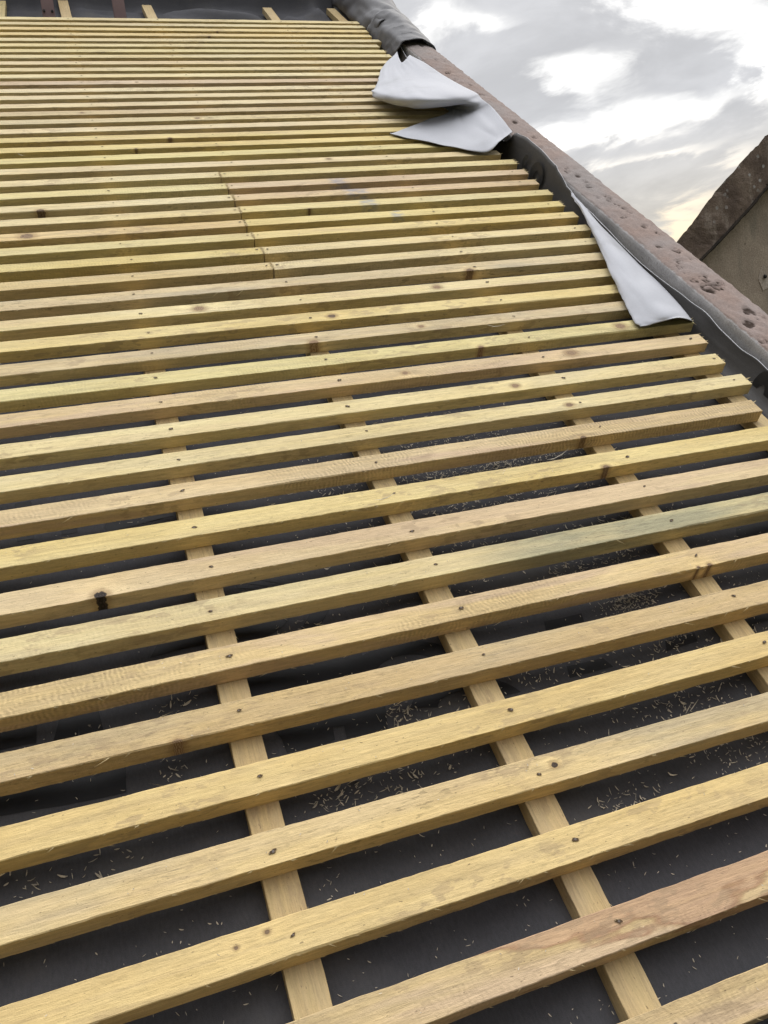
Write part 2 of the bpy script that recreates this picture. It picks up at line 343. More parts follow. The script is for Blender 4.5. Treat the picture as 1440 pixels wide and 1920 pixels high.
# ------------------------------------------------------------------ parapet with its coping, right of the roof
UW, UO, ZC = 1.55, 1.69, 0.0745       # inner face, outer face, top edge (roof coordinates)
PITS = [(1338, 533, .020), (1330, 541, .024), (1352, 532, .017), (1349, 541, .016), (1302, 526, .013), (1318, 524, .017), (1404, 584, .021), (1432, 594, .008), (1404, 606, .018),
        (1431, 637, .015), (1269, 471, .017), (1276, 493, .013), (1274, 501, .011), (1236, 464, .011), (1234, 439, .011), (1207, 425, .015), (1169, 408, .012), (1181, 398, .011), (1170, 391, .012),
        (1157, 384, .012), (1140, 371, .015), (1141, 376, .013), (1128, 372, .006), (1120, 370, .006), (1105, 350, .013), (1098, 341, .011), (1083, 330, .012), (1063, 322, .011), (1061, 316, .011),
        (1042, 299, .007), (1013, 277, .011), (1001, 258, .013), (989, 248, .006), (966, 231, .017), (899, 177, .016), (907, 179, .009), (882, 160, .011), (840, 136, .016), (853, 150, .013), (818, 113, .012),
        (834, 116, .008), (790, 87, .013), (1295, 487, .005), (1322, 520, .006), (1372, 562, .006), (1330, 545, .010), (1421, 600, .006), (1285, 512, .005)]
pits = []
for x, y, r in PITS:
    q = at(x, y, ZC+.004); pits.append((q.x, q.y, r*1.05, random.uniform(.7, 1.1), random.random() < .75))
def coping_pt(k, v):
    """profile of the coping: k 0..1 from the foot of the inner face over the top to the outer face"""
    if k < .25: u, n, s = UW, -.16+(ZC-.006+.16)*(k/.25), 1.0
    elif k < .3: f = (k-.25)/.05; u, n, s = UW+.007*f, ZC-.006+.006*f, .62-.4*f
    elif k < .8: f = (k-.3)/.5; u, n, s = UW+.007+(UO-UW-.014)*f, ZC+.007*math.sin(math.pi*f), max(0.0, .16-.8*f)
    elif k < .85: f = (k-.8)/.05; u, n, s = UO-.007+.007*f, ZC-.008*f, 0.0
    else: f = (k-.85)/.15; u, n, s = UO, ZC-.008-.3*f, .6
    j = .0016*nz(v*16, u*16, n*14)+.0035*nz(v*3.1, u*5, n*5)+.0014*nz(v*45, u*45, n*40)
    pit = 0.0; dz = 0.0
    if .3 <= k <= .8:
        for pu, pv, r, k_, lump in pits:
            if abs(pv-v) < r*3:
                a = math.atan2(v-pv, u-pu); d = math.hypot((u-pu)*1.25, v-pv)/(r*(1+.35*nz(a*1.3+pu*40, pv*30)))
                if d < 1.6:
                    brk = max(.1, min(1.25, .85+1.1*nz(a*1.1+pu*90, pv*70, 3)+.8*nz(u*120, v*120)))
                    ring = brk*math.exp(-((d-.78)/.3)**2); core = math.exp(-(d/.5)**2)
                    dz += -.0065*k_*ring+(.006*k_*core*(1+.8*nz(u*170, v*170)) if lump else -.006*core*k_)
                    pit = max(pit, ring*.95 if lump else min(1, ring+core))
        dz += .0022*nz(u*60, v*25)
    e = 1 if k < .28 else 0
    return Vector((u-(j*1.4 if e else j*.4)+(.004*nz(v*38, 3) if k > .78 else 0), v, n+j+dz)), (s, pit, 0)
vs = [-1.5+.06*i for i in range(36)]+[.66+.0085*i for i in range(370)]+[3.81+.05*i for i in range(46)]
ks = [0, .12, .2, .235, .25, .26, .275, .29]+[.3+.5*i/22 for i in range(23)]+[.81, .825, .85, .9, 1.0]
CV, CC = [], []
for v_ in vs:
    for k_ in ks:
        p_, c_ = coping_pt(k_, v_); CV.append(p_); CC.append(c_)
wallo = bpy.data.objects.new('verge_parapet', None); link(wallo); wallo.location = R(0, 0, 0); wallo.rotation_euler = (PITCH, 0, 0)
tag(wallo, 'parapet wall with pink pitted mortar coping along the right edge of the roof', 'parapet')
mesh_obj('coping', CV, grid_faces(len(vs), len(ks), 0, True), COPING, wallo, smooth=True, cols=CC)
inv = RX.inverted()
wv_, wf_ = [], []
for u_ in (UW+.004, UO-.02):
    for v_ in (-1.5, 6.0):
        top_ = Vector((u_, v_, -.1)); g_ = R(*top_); g_.z = 0
        wv_ += [top_, inv @ (g_-Vector((0, 0, ZR)))]
wf_ = [(0, 1, 3, 2), (4, 6, 7, 5), (0, 4, 5, 1), (2, 3, 7, 6), (0, 2, 6, 4)]
mesh_obj('gable_wall', wv_, wf_, RENDER, wallo)

# ------------------------------------------------------------------ underlay with its upstand and turned-back flaps
NU = -.031
COUNTERS = [-1.23, -.80, -.42, -.025, .385, .93, 1.42]
def under(u, v):
    d = min(abs(u-c) for c in COUNTERS)
    kd_ = min(1, max(0, (min(abs(u-c) for c in (-.335, -.015, .416, 1.075, 1.458))-.03)/.06)) if v > 4.3 else 1
    n = NU-.010*(1-math.exp(-(max(0, d-.03)/.09)**2))+.0042*nz(u*5, v*4)+.0020*nz(u*17, v*11)+.0012*abs(nz(u*9+v*5, v*4))
    if v > 4.36:
        a = min(1, (v-4.36)/.3)
        wr = .030*nz(u*2.1+3, v*3.6)+.034*abs(nz(u*3.6+v*3.4, v*5.5+1))+.012*abs(nz(u*9-v*6, v*9+4))
        fold = .030*math.exp(-((v-4.70-.16*(u-.9)-.10*math.sin(u*4.2))/.06)**2)*max(0, min(1, (u-.25)/.3))
        up = .30*max(0, min(1, (v-4.86-.02*math.sin(u*3))/.22))**1.3
        n += kd_*a*(wr+fold+.05*max(0, (u-1.1)/.4)**2)+up
    return n
us = [-2.2+.05*i for i in range(38)]+[-.30+.034*i for i in range(53)]
us = sorted(set(us+[1.498]))
vs = [-1.5+.05*i for i in range(114)]+[4.2+.028*i for i in range(72)]
G = [[Vector((u_, v_, under(u_, v_))) for u_ in us] for v_ in vs]
und = sheet('roof_underlay', G, (FELT, FELT, FELT), th=.0012)
tag(und, 'dark grey roofing underlay with black print lying beneath all the battens', 'underlay')

EDGE = [(-1.5, .04), (.6, .044), (.91, .045), (.96, .047), (1.02, .041), (1.10, .042), (1.21, .053), (1.30, .046), (1.5, .038), (1.95, .06), (2.06, .073), (2.13, .094), (2.165, .109), (2.30, .118), (2.41, .117), (2.50, .106), (2.58, .045), (3.70, .045), (3.85, .07), (6.2, .07)]
GU = []
v_ = -1.5
while v_ < 6.15:
    h_ = interp(v_, EDGE); row = []
    lean = .007*nz(v_*3.2, 1.5)+.004*nz(v_*9, 4)
    for k in range(13):
        f = k/12
        if f < .25:
            a = f/.25*math.pi/2; u_ = 1.478+.040*math.sin(a); n_ = NU+.003-.006+.036*(1-math.cos(a))
        else:
            g_ = (f-.25)/.75; u_ = 1.518+(.012+lean)*math.sin(g_*1.5); n_ = NU+.033+(h_-NU-.033)*g_
            if h_ > ZC and g_ > .8: u_ += .004*(g_-.8)/.2
        row.append(Vector((u_, v_, n_+.0015*nz(v_*14, f*5))))
    GU.append(row); v_ += .02
up = sheet('upstand', GU, (FELTB, WHITE, RIM), und, th=.0021)

def flap(rows, nr, nc, label, th=.0013, wr=.0012):
    P_ = [[at(x, y, n) for x, y, n in r] for r in rows]
    G_ = []
    for i in range(nr):
        ctrl = [crom([P_[a][b] for a in range(len(P_))], i/(nr-1)) for b in range(len(P_[0]))]
        rr = []
        for j in range(nc):
            q = crom(ctrl, j/(nc-1)); e = min(1, 4*j/(nc-1))
            q = q+Vector((nz(q.y*23, q.x*9, 2), nz(q.x*31, q.y*17, 5), nz(q.x*14, q.y*11, 1)))*wr*e
            q = q+Vector((0, 0, .006*e*abs(nz(i*.11+j*.05, j*.13-i*.04, 6))))
            if j >= nc-2: q = q+Vector((.006*nz(i*.55, 3.3)+.003*nz(i*1.7, 5), .004*nz(i*.7, 8.1), 0))
            rr.append(q)
        G_.append(rr)
    o = sheet('folded_flap', G_, (WHITE, FELT, WHITE), und, th=th)
    tag(o, label); return o
flap([[(768, 103, .095), (760, 112, .092), (753, 117, .082), (747, 106, .07), (745, 97, .064)],
      [(797, 118, .10), (774, 124, .095), (752, 127, .082), (729, 121, .06), (716, 128, .05)],
      [(830, 140, .10), (798, 146, .102), (765, 149, .10), (733, 148, .08), (709, 150, .055)],
      [(865, 160, .105), (830, 166, .125), (785, 170, .13), (740, 168, .105), (702, 166, .07)],
      [(893, 174, .11), (850, 183, .13), (795, 188, .135), (740, 183, .115), (697, 173, .075)],
      [(899, 180, .108), (872, 192, .105), (802, 204, .085), (756, 201, .075), (711, 188, .06)],
      [(904, 186, .106), (884, 196, .095), (836, 197, .05), (818, 195, .045), (800, 193, .045)],
      [(912, 192, .104), (890, 203, .08), (860, 204, .048), (850, 206, .045), (843, 209, .044)],
      [(923, 201, .10), (895, 214, .07), (865, 221, .05), (835, 224, .045), (806, 223, .042)],
      [(943, 224, .10), (917, 240, .078), (872, 246, .052), (815, 245, .045), (742, 248, .042)],
      [(955, 240, .10), (938, 256, .08), (892, 268, .058), (825, 265, .048), (734, 251, .043)],
      [(961, 247, .10), (938, 264, .085), (911, 285, .055), (840, 274.5, .049), (731, 252, .043)]], 60, 44, 'large white flap turned back over the battens with a deep fold')
flap([[(1070, 360, .072), (1071, 362, .073), (1071.5, 363, .074), (1072, 365, .074), (1071.5, 367, .072)],
      [(1092, 382, .062), (1093, 386, .066), (1092, 389, .068), (1090, 391, .066), (1088, 392, .062)],
      [(1124, 420, .058), (1126, 428, .066), (1121, 434, .07), (1116, 437, .067), (1111, 439, .058)],
      [(1162, 458, .050), (1164, 475, .066), (1156, 487, .072), (1146, 494, .066), (1137, 498, .054)],
      [(1203, 500, .040), (1208, 520, .066), (1195, 536, .076), (1177, 546, .066), (1161, 551, .052)],
      [(1238, 532, .030), (1243, 552, .064), (1225, 568, .076), (1201, 577, .064), (1178, 582, .050)],
      [(1276, 573, .028), (1278, 584, .062), (1252, 591, .076), (1222, 598, .063), (1190, 603, .048)],
      [(1302, 606, .020), (1294, 600, .056), (1266, 598, .074), (1236, 605, .062), (1201, 614, .046)]], 44, 26, 'narrow white flap turned down over the batten ends')

# black print on the underlay: big strokes of lettering, most of it hidden by the battens
def print_poly(px):
    pts = [at(x, y, -.04) for x, y in px]
    bm = bmesh.new(); vv = [bm.verts.new((p.x, p.y, 0)) for p in pts]; f = bm.faces.new(vv)
    bmesh.ops.triangulate(bm, faces=[f])
    for _ in range(2):
        bmesh.ops.subdivide_edges(bm, edges=[e for e in bm.edges if e.calc_length() > .035], cuts=1)
        bmesh.ops.triangulate(bm, faces=bm.faces[:])
    bm.normal_update(); k = 0; PR_V, PR_F = [], []; bm.verts.index_update()
    for q in bm.verts: PR_V.append(Vector((q.co.x, q.co.y, under(q.co.x, q.co.y)+.0011)))
    for f in bm.faces:
        ids = [k+q.index for q in f.verts]; PR_F.append(ids if f.normal.z > 0 else ids[::-1])
    bm.free(); mesh_obj('printed_stroke', PR_V, PR_F, PRINT, und)
def arc_poly(cx, cy, r0, r1, a0, a1, sq=.35, n=14):
    out = [(cx+r1*math.cos(RAD(a0+(a1-a0)*i/n)), cy+sq*r1*math.sin(RAD(a0+(a1-a0)*i/n))) for i in range(n+1)]
    inn = [(cx+r0*math.cos(RAD(a0+(a1-a0)*i/n)), cy+sq*r0*math.sin(RAD(a0+(a1-a0)*i/n))) for i in range(n, -1, -1)]
    return out+inn
for pl in ([(-110, 1395), (71, 1350), (70, 1398), (-110, 1440)], [(116, 1335), (182, 1322), (202, 1400), (154, 1406), (148, 1365), (142, 1408), (96, 1412)],
           [(236, 1432), (237, 1487), (0, 1537), (-110, 1562), (-110, 1490)], [(304, 1195), (282, 1236), (384, 1216), (376, 1178)],
           [(512, 1372), (528, 1392), (538, 1418), (600, 1402), (628, 1390), (624, 1366), (645, 1363), (650, 1386), (727, 1366), (721, 1312), (600, 1336)],
           [(437, 1160), (560, 1138), (528, 1180), (500, 1200), (437, 1212)], [(586, 1142), (622, 1136), (590, 1190), (556, 1196)],
           [(462, 1268), (676, 1222), (692, 1250), (640, 1292), (470, 1318)],
           [(30, 950), (60, 944), (66, 1015), (34, 1022)], [(112, 940), (140, 935), (146, 1000), (116, 1006)],
           [(196, 980), (330, 955), (332, 972), (198, 1000)], [(1020, 1166), (1090, 1150), (1098, 1172), (1024, 1188)], [(1380, 990), (1440, 976), (1440, 1006), (1384, 1020)],
           [(1382, 1160), (1440, 1146), (1440, 1166), (1410, 1176), (1412, 1196), (1386, 1202)], [(1062, 1250), (1130, 1234), (1150, 1250), (1068, 1272)], [(1246, 1204), (1300, 1190), (1306, 1206), (1250, 1222)]):
    print_poly(pl)
for r_ in (95, 122, 148): print_poly(arc_poly(452, 1142, r_, r_+13, -95, -8, .36))
print_poly(arc_poly(768, 1262, 62, 110, 170, 345, .5)); print_poly(arc_poly(880, 1330, 60, 110, 180, 330, .5))
# print on the upstand face
UP_V, UP_F = [], []
def up_poly(px):
    k = len(UP_V)
    pts = [atu(x, y, 1.52) for x, y in px]
    for p in pts: UP_V.append(Vector((1.5145, p.y, p.z)))
    UP_F.append(list(range(k, k+len(px))))
def ell(cx, cy, rx, ry, tilt, a0, a1, wd, n=16):
    o_, i_ = [], []
    for i in range(n+1):
        a = RAD(a0+(a1-a0)*i/n)
        for lst, k in ((o_, 1.0), (i_, wd)):
            x, y = rx*k*math.cos(a), ry*k*math.sin(a); c, s = math.cos(RAD(tilt)), math.sin(RAD(tilt))
            lst.append((cx+x*c-y*s, cy+x*s+y*c))
    return o_, i_
def up_ring(*a):
    UP_V.clear(); UP_F.clear(); o_, i_ = ell(*a)
    for (p, q, r, s) in zip(o_, o_[1:], i_[1:], i_): up_poly((p, q, r, s))
    mesh_obj('printed_letter', UP_V, UP_F, PRINT2, up)
up_ring(1007, 332, 13, 29, 8, 0, 360, .42); up_ring(988, 306, 7, 16, 10, 60, 300, .35)
up_ring(1427, 735, 20, 42, 22, 150, 470, .40)

# ------------------------------------------------------------------ counter battens and battens
def beam(name, L, prof, h, ends=(True, True), jit=.0009, frays=0, ragged=(0, 0), seed=0, step=.02, near=True):
    """a rough sawn stick along local X; prof(x) gives its two long edges in Y; returns verts, faces, fibre faces"""
    rnd = random.Random(seed); n = max(2, int((L[1]-L[0])/step)); V, F, M_ = [], [], []
    for i in range(n+1):
        x = L[0]+(L[1]-L[0])*i/n; y0, y1 = prof(x); c = .0009+.0007*nz(x*9, seed*1.7)
        def j(k, s=1.0): return jit*s*(nz(x*21, seed*3.1+k)+.7*nz(x*70, seed*1.3+k*2.2))
        wane = .006*max(0, nz(x*2.3, seed*7.7)-.3)
        ring = [(y0+j(1), 0+c), (y0+j(2, .6), h*.5), (y0+j(3), h-c-wane), (y0+c+wane+j(3), h+j(4, .6)), (y0+(y1-y0)*.35, h+j(5, .5)), (y0+(y1-y0)*.7, h+j(6, .5)), (y1-c+j(7), h+j(8, .6)), (y1+j(7), h-c), (y1+j(9), c), (y1-c, 0), (y0+c, 0)]
        V += [Vector((x, a, b)) for a, b in ring]
    k = 11
    for i in range(n):
        for a in range(k):
            b = (a+1) % k; F.append((i*k+a, i*k+b, (i+1)*k+b, (i+1)*k+a)); M_.append(0)
    F.append(tuple(range(k))); M_.append(0); F.append(tuple(range(n*k+k-1, n*k-1, -1))); M_.append(0)
    F = [f[::-1] for f in F]
    def splint(p, d, wv, mat=1):
        q = len(V); V.extend([p-wv, p+wv, p+d]); F.append((q, q+1, q+2)); M_.append(mat)
    for e, rg in ((0, ragged[0]), (1, ragged[1])):
        if not rg: continue
        x = L[e]; y0, y1 = prof(x); sgn = 1 if e else -1
        for _ in range(rg):
            p = Vector((x-sgn*.003, rnd.uniform(y0, y1), rnd.choice((0, h, h, rnd.uniform(0, h)))))
            splint(p, Vector((sgn*rnd.uniform(.004, .014), rnd.uniform(-.005, .005), rnd.uniform(-.004, .006))), Vector((0, rnd.uniform(.0006, .002), .0005)))
    for _ in range(frays):
        x = rnd.uniform(max(L[0], -.7), L[1]); y0, y1 = prof(x); s = rnd.choice((-1, 1))
        where = rnd.random(); ln = rnd.uniform(.003, .011)*(2.4 if rnd.random() < .08 else 1)
        if where < .5: p = Vector((x, y0, h-.001)); d = Vector((s*ln, -ln*rnd.uniform(.1, .6), ln*rnd.uniform(-.5, .3)))
        elif where < .75: p = Vector((x, y1-.001, h-.0005)); d = Vector((s*ln, ln*rnd.uniform(-.1, .5), ln*rnd.uniform(.05, .5)))
        else: p = Vector((x, y0, .002)); d = Vector((s*ln, -ln*rnd.uniform(.1, .4), ln*rnd.uniform(-.2, .2)))
        splint(p, d, Vector((s*.0007, .0003, .0004)))
    return V, F, M_
def zb(v):
    t_ = min(1, max(0, v/1.1)); return -.002+.0082*t_*t_*(3-2*t_)     # the old rafters are not quite true: the counter battens rise a little up the slope
NO = (99.0, 0.0, 0.001)
def wood_props(o, tint, pink=0.0, grey=0.0, saw=0.2, mould=0.3, heart=0.0, ka=NO, kb=NO, kdark=0.0, chalk=(99.0, .01, 0.0), green=99.0):
    o['tint'] = tuple(float(q) for q in tint); o['pink'] = float(pink); o['grey'] = float(grey); o['saw'] = float(saw); o['mould'] = float(mould); o['heart'] = float(heart)
    o['knot_a'] = tuple(float(q) for q in ka); o['knot_b'] = tuple(float(q) for q in kb); o['knot_dark'] = float(kdark); o['chalk'] = tuple(float(q) for q in chalk); o['green_from'] = float(green)

# counter battens (run up the slope); local X runs along the slope, so they are turned a quarter
def counter(u0, v0, u1, v1, label, seed, tint=(.56, .455, .255)):
    L = math.hypot(u1-u0, v1-v0); a = math.atan2(v1-v0, u1-u0)
    hh = .031
    V, F, M_ = beam('counter_batten', (0, L), lambda x: (-.0252, .0252), hh, seed=seed, frays=60, ragged=(0, 6))
    for q in V: q.z += zb(v0+q.x)
    o = mesh_obj('counter_batten', V, F, [WOOD, FIBRE], fmat=M_)
    o.location = R(u0, v0, -hh)
    o.rotation_euler = (RX @ Matrix.Rotation(a, 4, 'Z')).to_euler()
    wood_props(o, tint, .1, .05, .15, .15); tag(o, label, 'counter batten', 'counter battens running up the slope under the battens'); return o
counter(-.505, -1.4, -.322, 4.866, 'pale counter batten showing only its top end in the top left corner', 1, (.55, .47, .25))
counter(-.0255, -1.4, -.012, 4.895, 'left counter batten at the bottom edge, its top end between the brown posts', 2)
counter(.384, -1.4, .417, 4.823, 'right counter batten at the bottom edge, its top end right of both brown posts', 3)
counter(.872, -1.4, 1.084, 4.813, 'counter batten left of the one closest to the parapet', 4)
counter(1.381, -1.4, 1.464, 4.819, 'counter batten closest to the parapet, under the ends of the battens', 5)

ROWS = [(4.3678, -0.0024, 0.046), (4.2799, -0.0007, 0.0459), (4.1913, -0.0005, 0.0459), (4.1012, -0.0003, 0.0459), (4.0095, -0.0014, 0.0458), (3.9194, -0.0005, 0.0459), (3.8312, -0.0014, 0.0458), (3.7437, 0.0011, 0.0459), (3.6463, -0.0011, 0.0459), (3.5556, -0.0011, 0.0459), (3.4671, -0.0013, 0.0458), (3.3759, -0.001, 0.0458), (3.2839, -0.0011, 0.0458), (3.1953, -0.0006, 0.0459), (3.1059, 0.0001, 0.0458), (3.0169, 0.0007, 0.0458), (2.928, 0.0007, 0.0459), (2.8366, 0.0018, 0.046), (2.7458, 0.0018, 0.0458), (2.6525, 0.0023, 0.0459), (2.5578, 0.0039, 0.0456), (2.4623, 0.0031, 0.0457), (2.3644, 0.0034, 0.0455), (2.2665, 0.0034, 0.0455), (2.1726, 0.0019, 0.0454), (2.0762, 0.0028, 0.0454), (1.9801, 0.0022, 0.0455), (1.8861, 0.0021, 0.0453), (1.7888, 0.0003, 0.045), (1.6898, -0.0003, 0.045), (1.5844, -0.0006, 0.0489), (1.4834, -0.0021, 0.0489), (1.385, -0.0003, 0.0488), (1.2873, -0.0021, 0.0483), (1.1826, -0.0005, 0.0486), (1.0839, -0.0021, 0.0489), (0.9794, -0.0019, 0.0491), (0.8757, -0.0006, 0.0482), (0.7707, -0.0017, 0.0481), (0.6622, -0.0002, 0.0501), (0.5521, -0.0021, 0.0524), (0.4507, -0.0019, 0.0503), (0.3411, -0.0006, 0.05), (0.2293, -0.0023, 0.05), (0.1154, 0.0019, 0.05), (0.0005, 0.0028, 0.0497), (-0.1182, 0.0018, 0.051), (-0.2424, 0.0056, 0.0535), (-0.3684, 0.0062, 0.051)]
H = .0369
ENDS = {1: 1.497, 2: 1.50, 3: 1.50, 4: 1.478, 5: 1.50, 39: 1.400, 38: 1.452, 37: 1.443, 36: 1.457, 30: 1.480, 29: 1.490, 28: 1.496, 27: 1.489, 26: 1.494, 25: 1.487, 24: 1.490, 23: 1.491, 22: 1.466, 40: 1.43, 41: 1.45}
JOINT = {30: .374, 29: .369, 28: .362, 27: .358, 26: .361, 25: .361, 24: .358, 23: .353, 1: 1.457}
Y, PY, PK, BT, OC, GR = (.67, .565, .275), (.68, .595, .335), (.65, .53, .315), (.67, .525, .25), (.58, .455, .245), (.62, .525, .32)
GY = (.65, .59, .305)
def kx(x, y, i, r, dy=.5): q = at(x, y, H); return (q.x, ROWS[i-1][2]*dy, r)
# look of each batten: properties first, words second
LOOK = {
 49: (dict(tint=OC, pink=.8, grey=.25, saw=.5, mould=.4), 'brown stained batten cut off by the bottom right corner, nearest of all'),
 48: (dict(tint=OC, pink=.85, grey=.15, saw=.6, heart=1.0, mould=.3), 'batten with red brown heartwood patches, second from the bottom right corner'),
 47: (dict(tint=BT, pink=.05, grey=.12, saw=.1, mould=.15, ka=kx(443, 1780, 47, .0022, .6), kb=kx(505, 1765, 47, .0025, .75), kdark=.3), 'smooth butter yellow batten just above the red brown patched one'),
 46: (dict(tint=(.68, .545, .285), pink=.2, grey=.45, saw=.1, mould=1.0, ka=kx(1040, 1435, 46, .0045, .6), kdark=.9), 'batten with grey mould streaks, second above the red brown patched one'),
 45: (dict(tint=(.67, .535, .26), pink=.05, saw=.1, mould=.2), 'clean plain yellow batten, third above the red brown patched one'),
 44: (dict(tint=OC, pink=.25, grey=.3, saw=.2, mould=.5, ka=kx(335, 1402, 44, .006, .0)), 'rough scuffed tan batten, third below the one with the black knot'),
 43: (dict(tint=(.675, .54, .29), pink=.75, saw=1.0, mould=.2, ka=kx(1342, 1072, 43, .004, .0), kb=kx(1322, 1078, 43, .003, .0), kdark=.3), 'pinkish saw marked batten, second below the one with the black knot'),
 42: (dict(tint=PY, pink=.15, saw=.3, mould=.4, green=.42), 'pale batten turning green grey to the right, just below the one with the black knot'),
 41: (dict(tint=PK, pink=.55, saw=.2, mould=.15, ka=kx(188, 1116, 41, .0085, .10), kdark=1.0), 'swirly pinkish batten with a round black knot at its front edge'),
 40: (dict(tint=(.68, .57, .275), pink=.05, saw=.2, mould=.5, ka=kx(1160, 905, 40, .006, .0), kdark=.3), 'splintery bright yellow batten just above the one with the black knot'),
 39: (dict(tint=PK, pink=.9, saw=1.0, mould=.1, ka=kx(1113, 845, 39, .006, .0), kdark=.3), 'pink saw marked batten, second above the one with the black knot'),
 38: (dict(tint=PY, pink=.05, grey=.1, saw=.1, mould=.4, ka=kx(1068, 760, 38, .007, .4), kdark=.2), 'pale greenish batten, third above the one with the black knot'),
 37: (dict(tint=PY, pink=.3, saw=.4, mould=.6, ka=kx(960, 715, 37, .007, .4)), 'pale rough batten, fourth above the one with the black knot'),
 36: (dict(tint=PK, pink=.7, saw=.6, mould=.3, ka=kx(1063, 653, 36, .010, .5), kb=kx(788, 745, 36, .006, .5)), 'pinkish batten whose right end is the first below the narrow white flap'),
 35: (dict(tint=GY, pink=.1, saw=.5, mould=.2, ka=kx(1158, 606, 35, .012, .5), kb=kx(905, 655, 35, .006, .0)), 'yellow green batten running under the tip of the narrow white flap'),
 34: (dict(tint=GR, pink=.5, grey=.35, saw=.5, mould=.2, ka=kx(790, 612, 34, .006, .5), kb=kx(590, 645, 34, .009, .05)), 'greyish pink batten, fourth below the lowest butt jointed row'),
 33: (dict(tint=Y, pink=.05, saw=.2, mould=.1, ka=kx(625, 598, 33, .008, .45), kdark=.55), 'light yellow batten with a grey blue knot, third below the lowest jointed row'),
 32: (dict(tint=PY, pink=.4, saw=.3, mould=.3, ka=kx(372, 574, 32, .010, .5), kb=kx(815, 533, 32, .008, .5)), 'batten with two brown ring knots, second below the lowest butt jointed row'),
 31: (dict(tint=GR, pink=.1, grey=.5, saw=.2, mould=.8, ka=kx(880, 505, 31, .009, .1), kdark=.4), 'grey scuffed batten just below the lowest butt jointed row'),
}
ORD = ['', 'first', 'second', 'third', 'fourth', 'fifth', 'sixth', 'seventh', 'eighth', 'ninth', 'tenth', 'eleventh', 'twelfth', 'thirteenth']
FAR = {22: 'pale yellow', 21: 'yellow green', 20: 'yellow', 19: 'yellow', 18: 'pale', 17: 'pale', 16: 'dull tan', 15: 'pale', 14: 'pale', 13: 'pale', 12: 'pinkish grey', 11: 'pale', 10: 'pale', 9: 'pale', 8: 'pale', 7: 'pale', 6: 'pale', 5: 'pale', 4: 'yellow', 3: 'yellow', 2: 'pale', 1: 'pale'}
TONE = {'pale yellow': PY, 'yellow green': GY, 'yellow': Y, 'pale': (.675, .595, .355), 'dull tan': (.56, .47, .27), 'pinkish grey': (.58, .48, .34)}  # 'pale' tones are lifted: sky sheen on the far rows is painted into the tint
LEFTLOOK = {30: ('pinkish tan', PK), 29: ('yellow', Y), 28: ('yellow green', GY), 27: ('orange tan', (.62, .49, .27)), 26: ('pale', PY), 25: ('pale', PY), 24: ('yellow green', GY), 23: ('pale', PY)}
RIGHTLOOK = {30: ('pale yellow', PY), 29: ('pale yellow', PY), 28: ('yellow', Y), 27: ('yellow', Y), 26: ('pale yellow', PY), 25: ('pinkish', PK), 24: ('pinkish', PK), 23: ('pale yellow', PY)}
CHALK = {27: (742, 398, .03), 26: (690, 379, .04), 25: (668, 358, .06), 24: (636, 340, .05)}
KN = {25: (74, 379, .009, .0, .55), 20: (250, 264, .004, 0, .3), 19: (315, 250, .005, 0, .25), 27: (50, 440, .014, .5, .2), 16: (150, 197, .005, .5, .3), 12: (257, 156, .005, .5, .6), 17: (365, 211, .008, .5, .2), 18: (860, 205, .005, 0, .2), 3: (410, 62, .004, 0, .2), 4: (395, 72, .005, 0, .3), 26: (570, 375, .004, 0, .4), 22: (640, 330, .006, .6, .2)}
GROUP = 'roofing battens nailed across the slope'
rb = random.Random(21)

# nail holes: a bruised dent, a sunken head and a few torn fibres; four variants
NAIL_ME = []
for q in range(5):
    rr = random.Random(100+q); V, F, M_ = [], [], []
    def disc(r, n, z, mat, sx=1.0, cx=0, cy=0):
        k = len(V); V.append(Vector((cx, cy, z)))
        for i in range(n):
            a = 2*math.pi*i/n; ra = r*rr.uniform(.75, 1.25); V.append(Vector((cx+ra*sx*math.cos(a), cy+ra*math.sin(a), z-.0002)))
        for i in range(n): F.append((k, k+1+i, k+1+(i+1) % n)); M_.append(mat)
    disc(.0036, 11, .0010, 0, 1.9); disc(.0024, 8, .0013, 1, 1.0, rr.uniform(-.002, .002), rr.uniform(-.001, .001))
    for i in range(4):
        k = len(V); a = rr.uniform(0, 6.28); p = Vector((.0062*math.cos(a), .0036*math.sin(a), .001)); d = Vector((rr.uniform(-.005, .005), rr.uniform(-.003, .003), rr.uniform(.0004, .0028)))
        V += [p+Vector((-.0006, 0, 0)), p+Vector((.0006, .0004, 0)), p+d]; F.append((k, k+1, k+2)); M_.append(2)
    me = bpy.data.meshes.new('nail'); me.from_pydata([tuple(p) for p in V], [], F)
    for m__ in (HOLE, NAILM, FIBRE): me.materials.append(m__)
    me.polygons.foreach_set('material_index', M_); NAIL_ME.append(me)
def nails(o, i, L):
    v0, sl, wd = ROWS[i-1]
    for cu0, cu1 in ((-.505, -.322), (-.0255, -.012), (.384, .417), (.872, 1.084), (1.381, 1.464)):
        cu = cu0+(cu1-cu0)*(v0+1.4)/6.25
        spots = [cu+rb.uniform(-.012, .012)]
        if i in JOINT and cu0 == .384 and i != 1: spots = [JOINT[i]-.016, JOINT[i]+.016]
        for x in spots:
            if L[0]+.005 < x < L[1]-.006:
                n_ = bpy.data.objects.new('nail', rb.choice(NAIL_ME)); link(n_, o)
                n_.location = (x, sl*x+wd*rb.uniform(.4, .62), H-zb(v0)+.0004); n_.rotation_euler = (0, 0, rb.uniform(-.5, .5)); s_ = rb.uniform(.5, .95)*(.75 if i < 30 else 1); n_.scale = (s_, s_, 1)
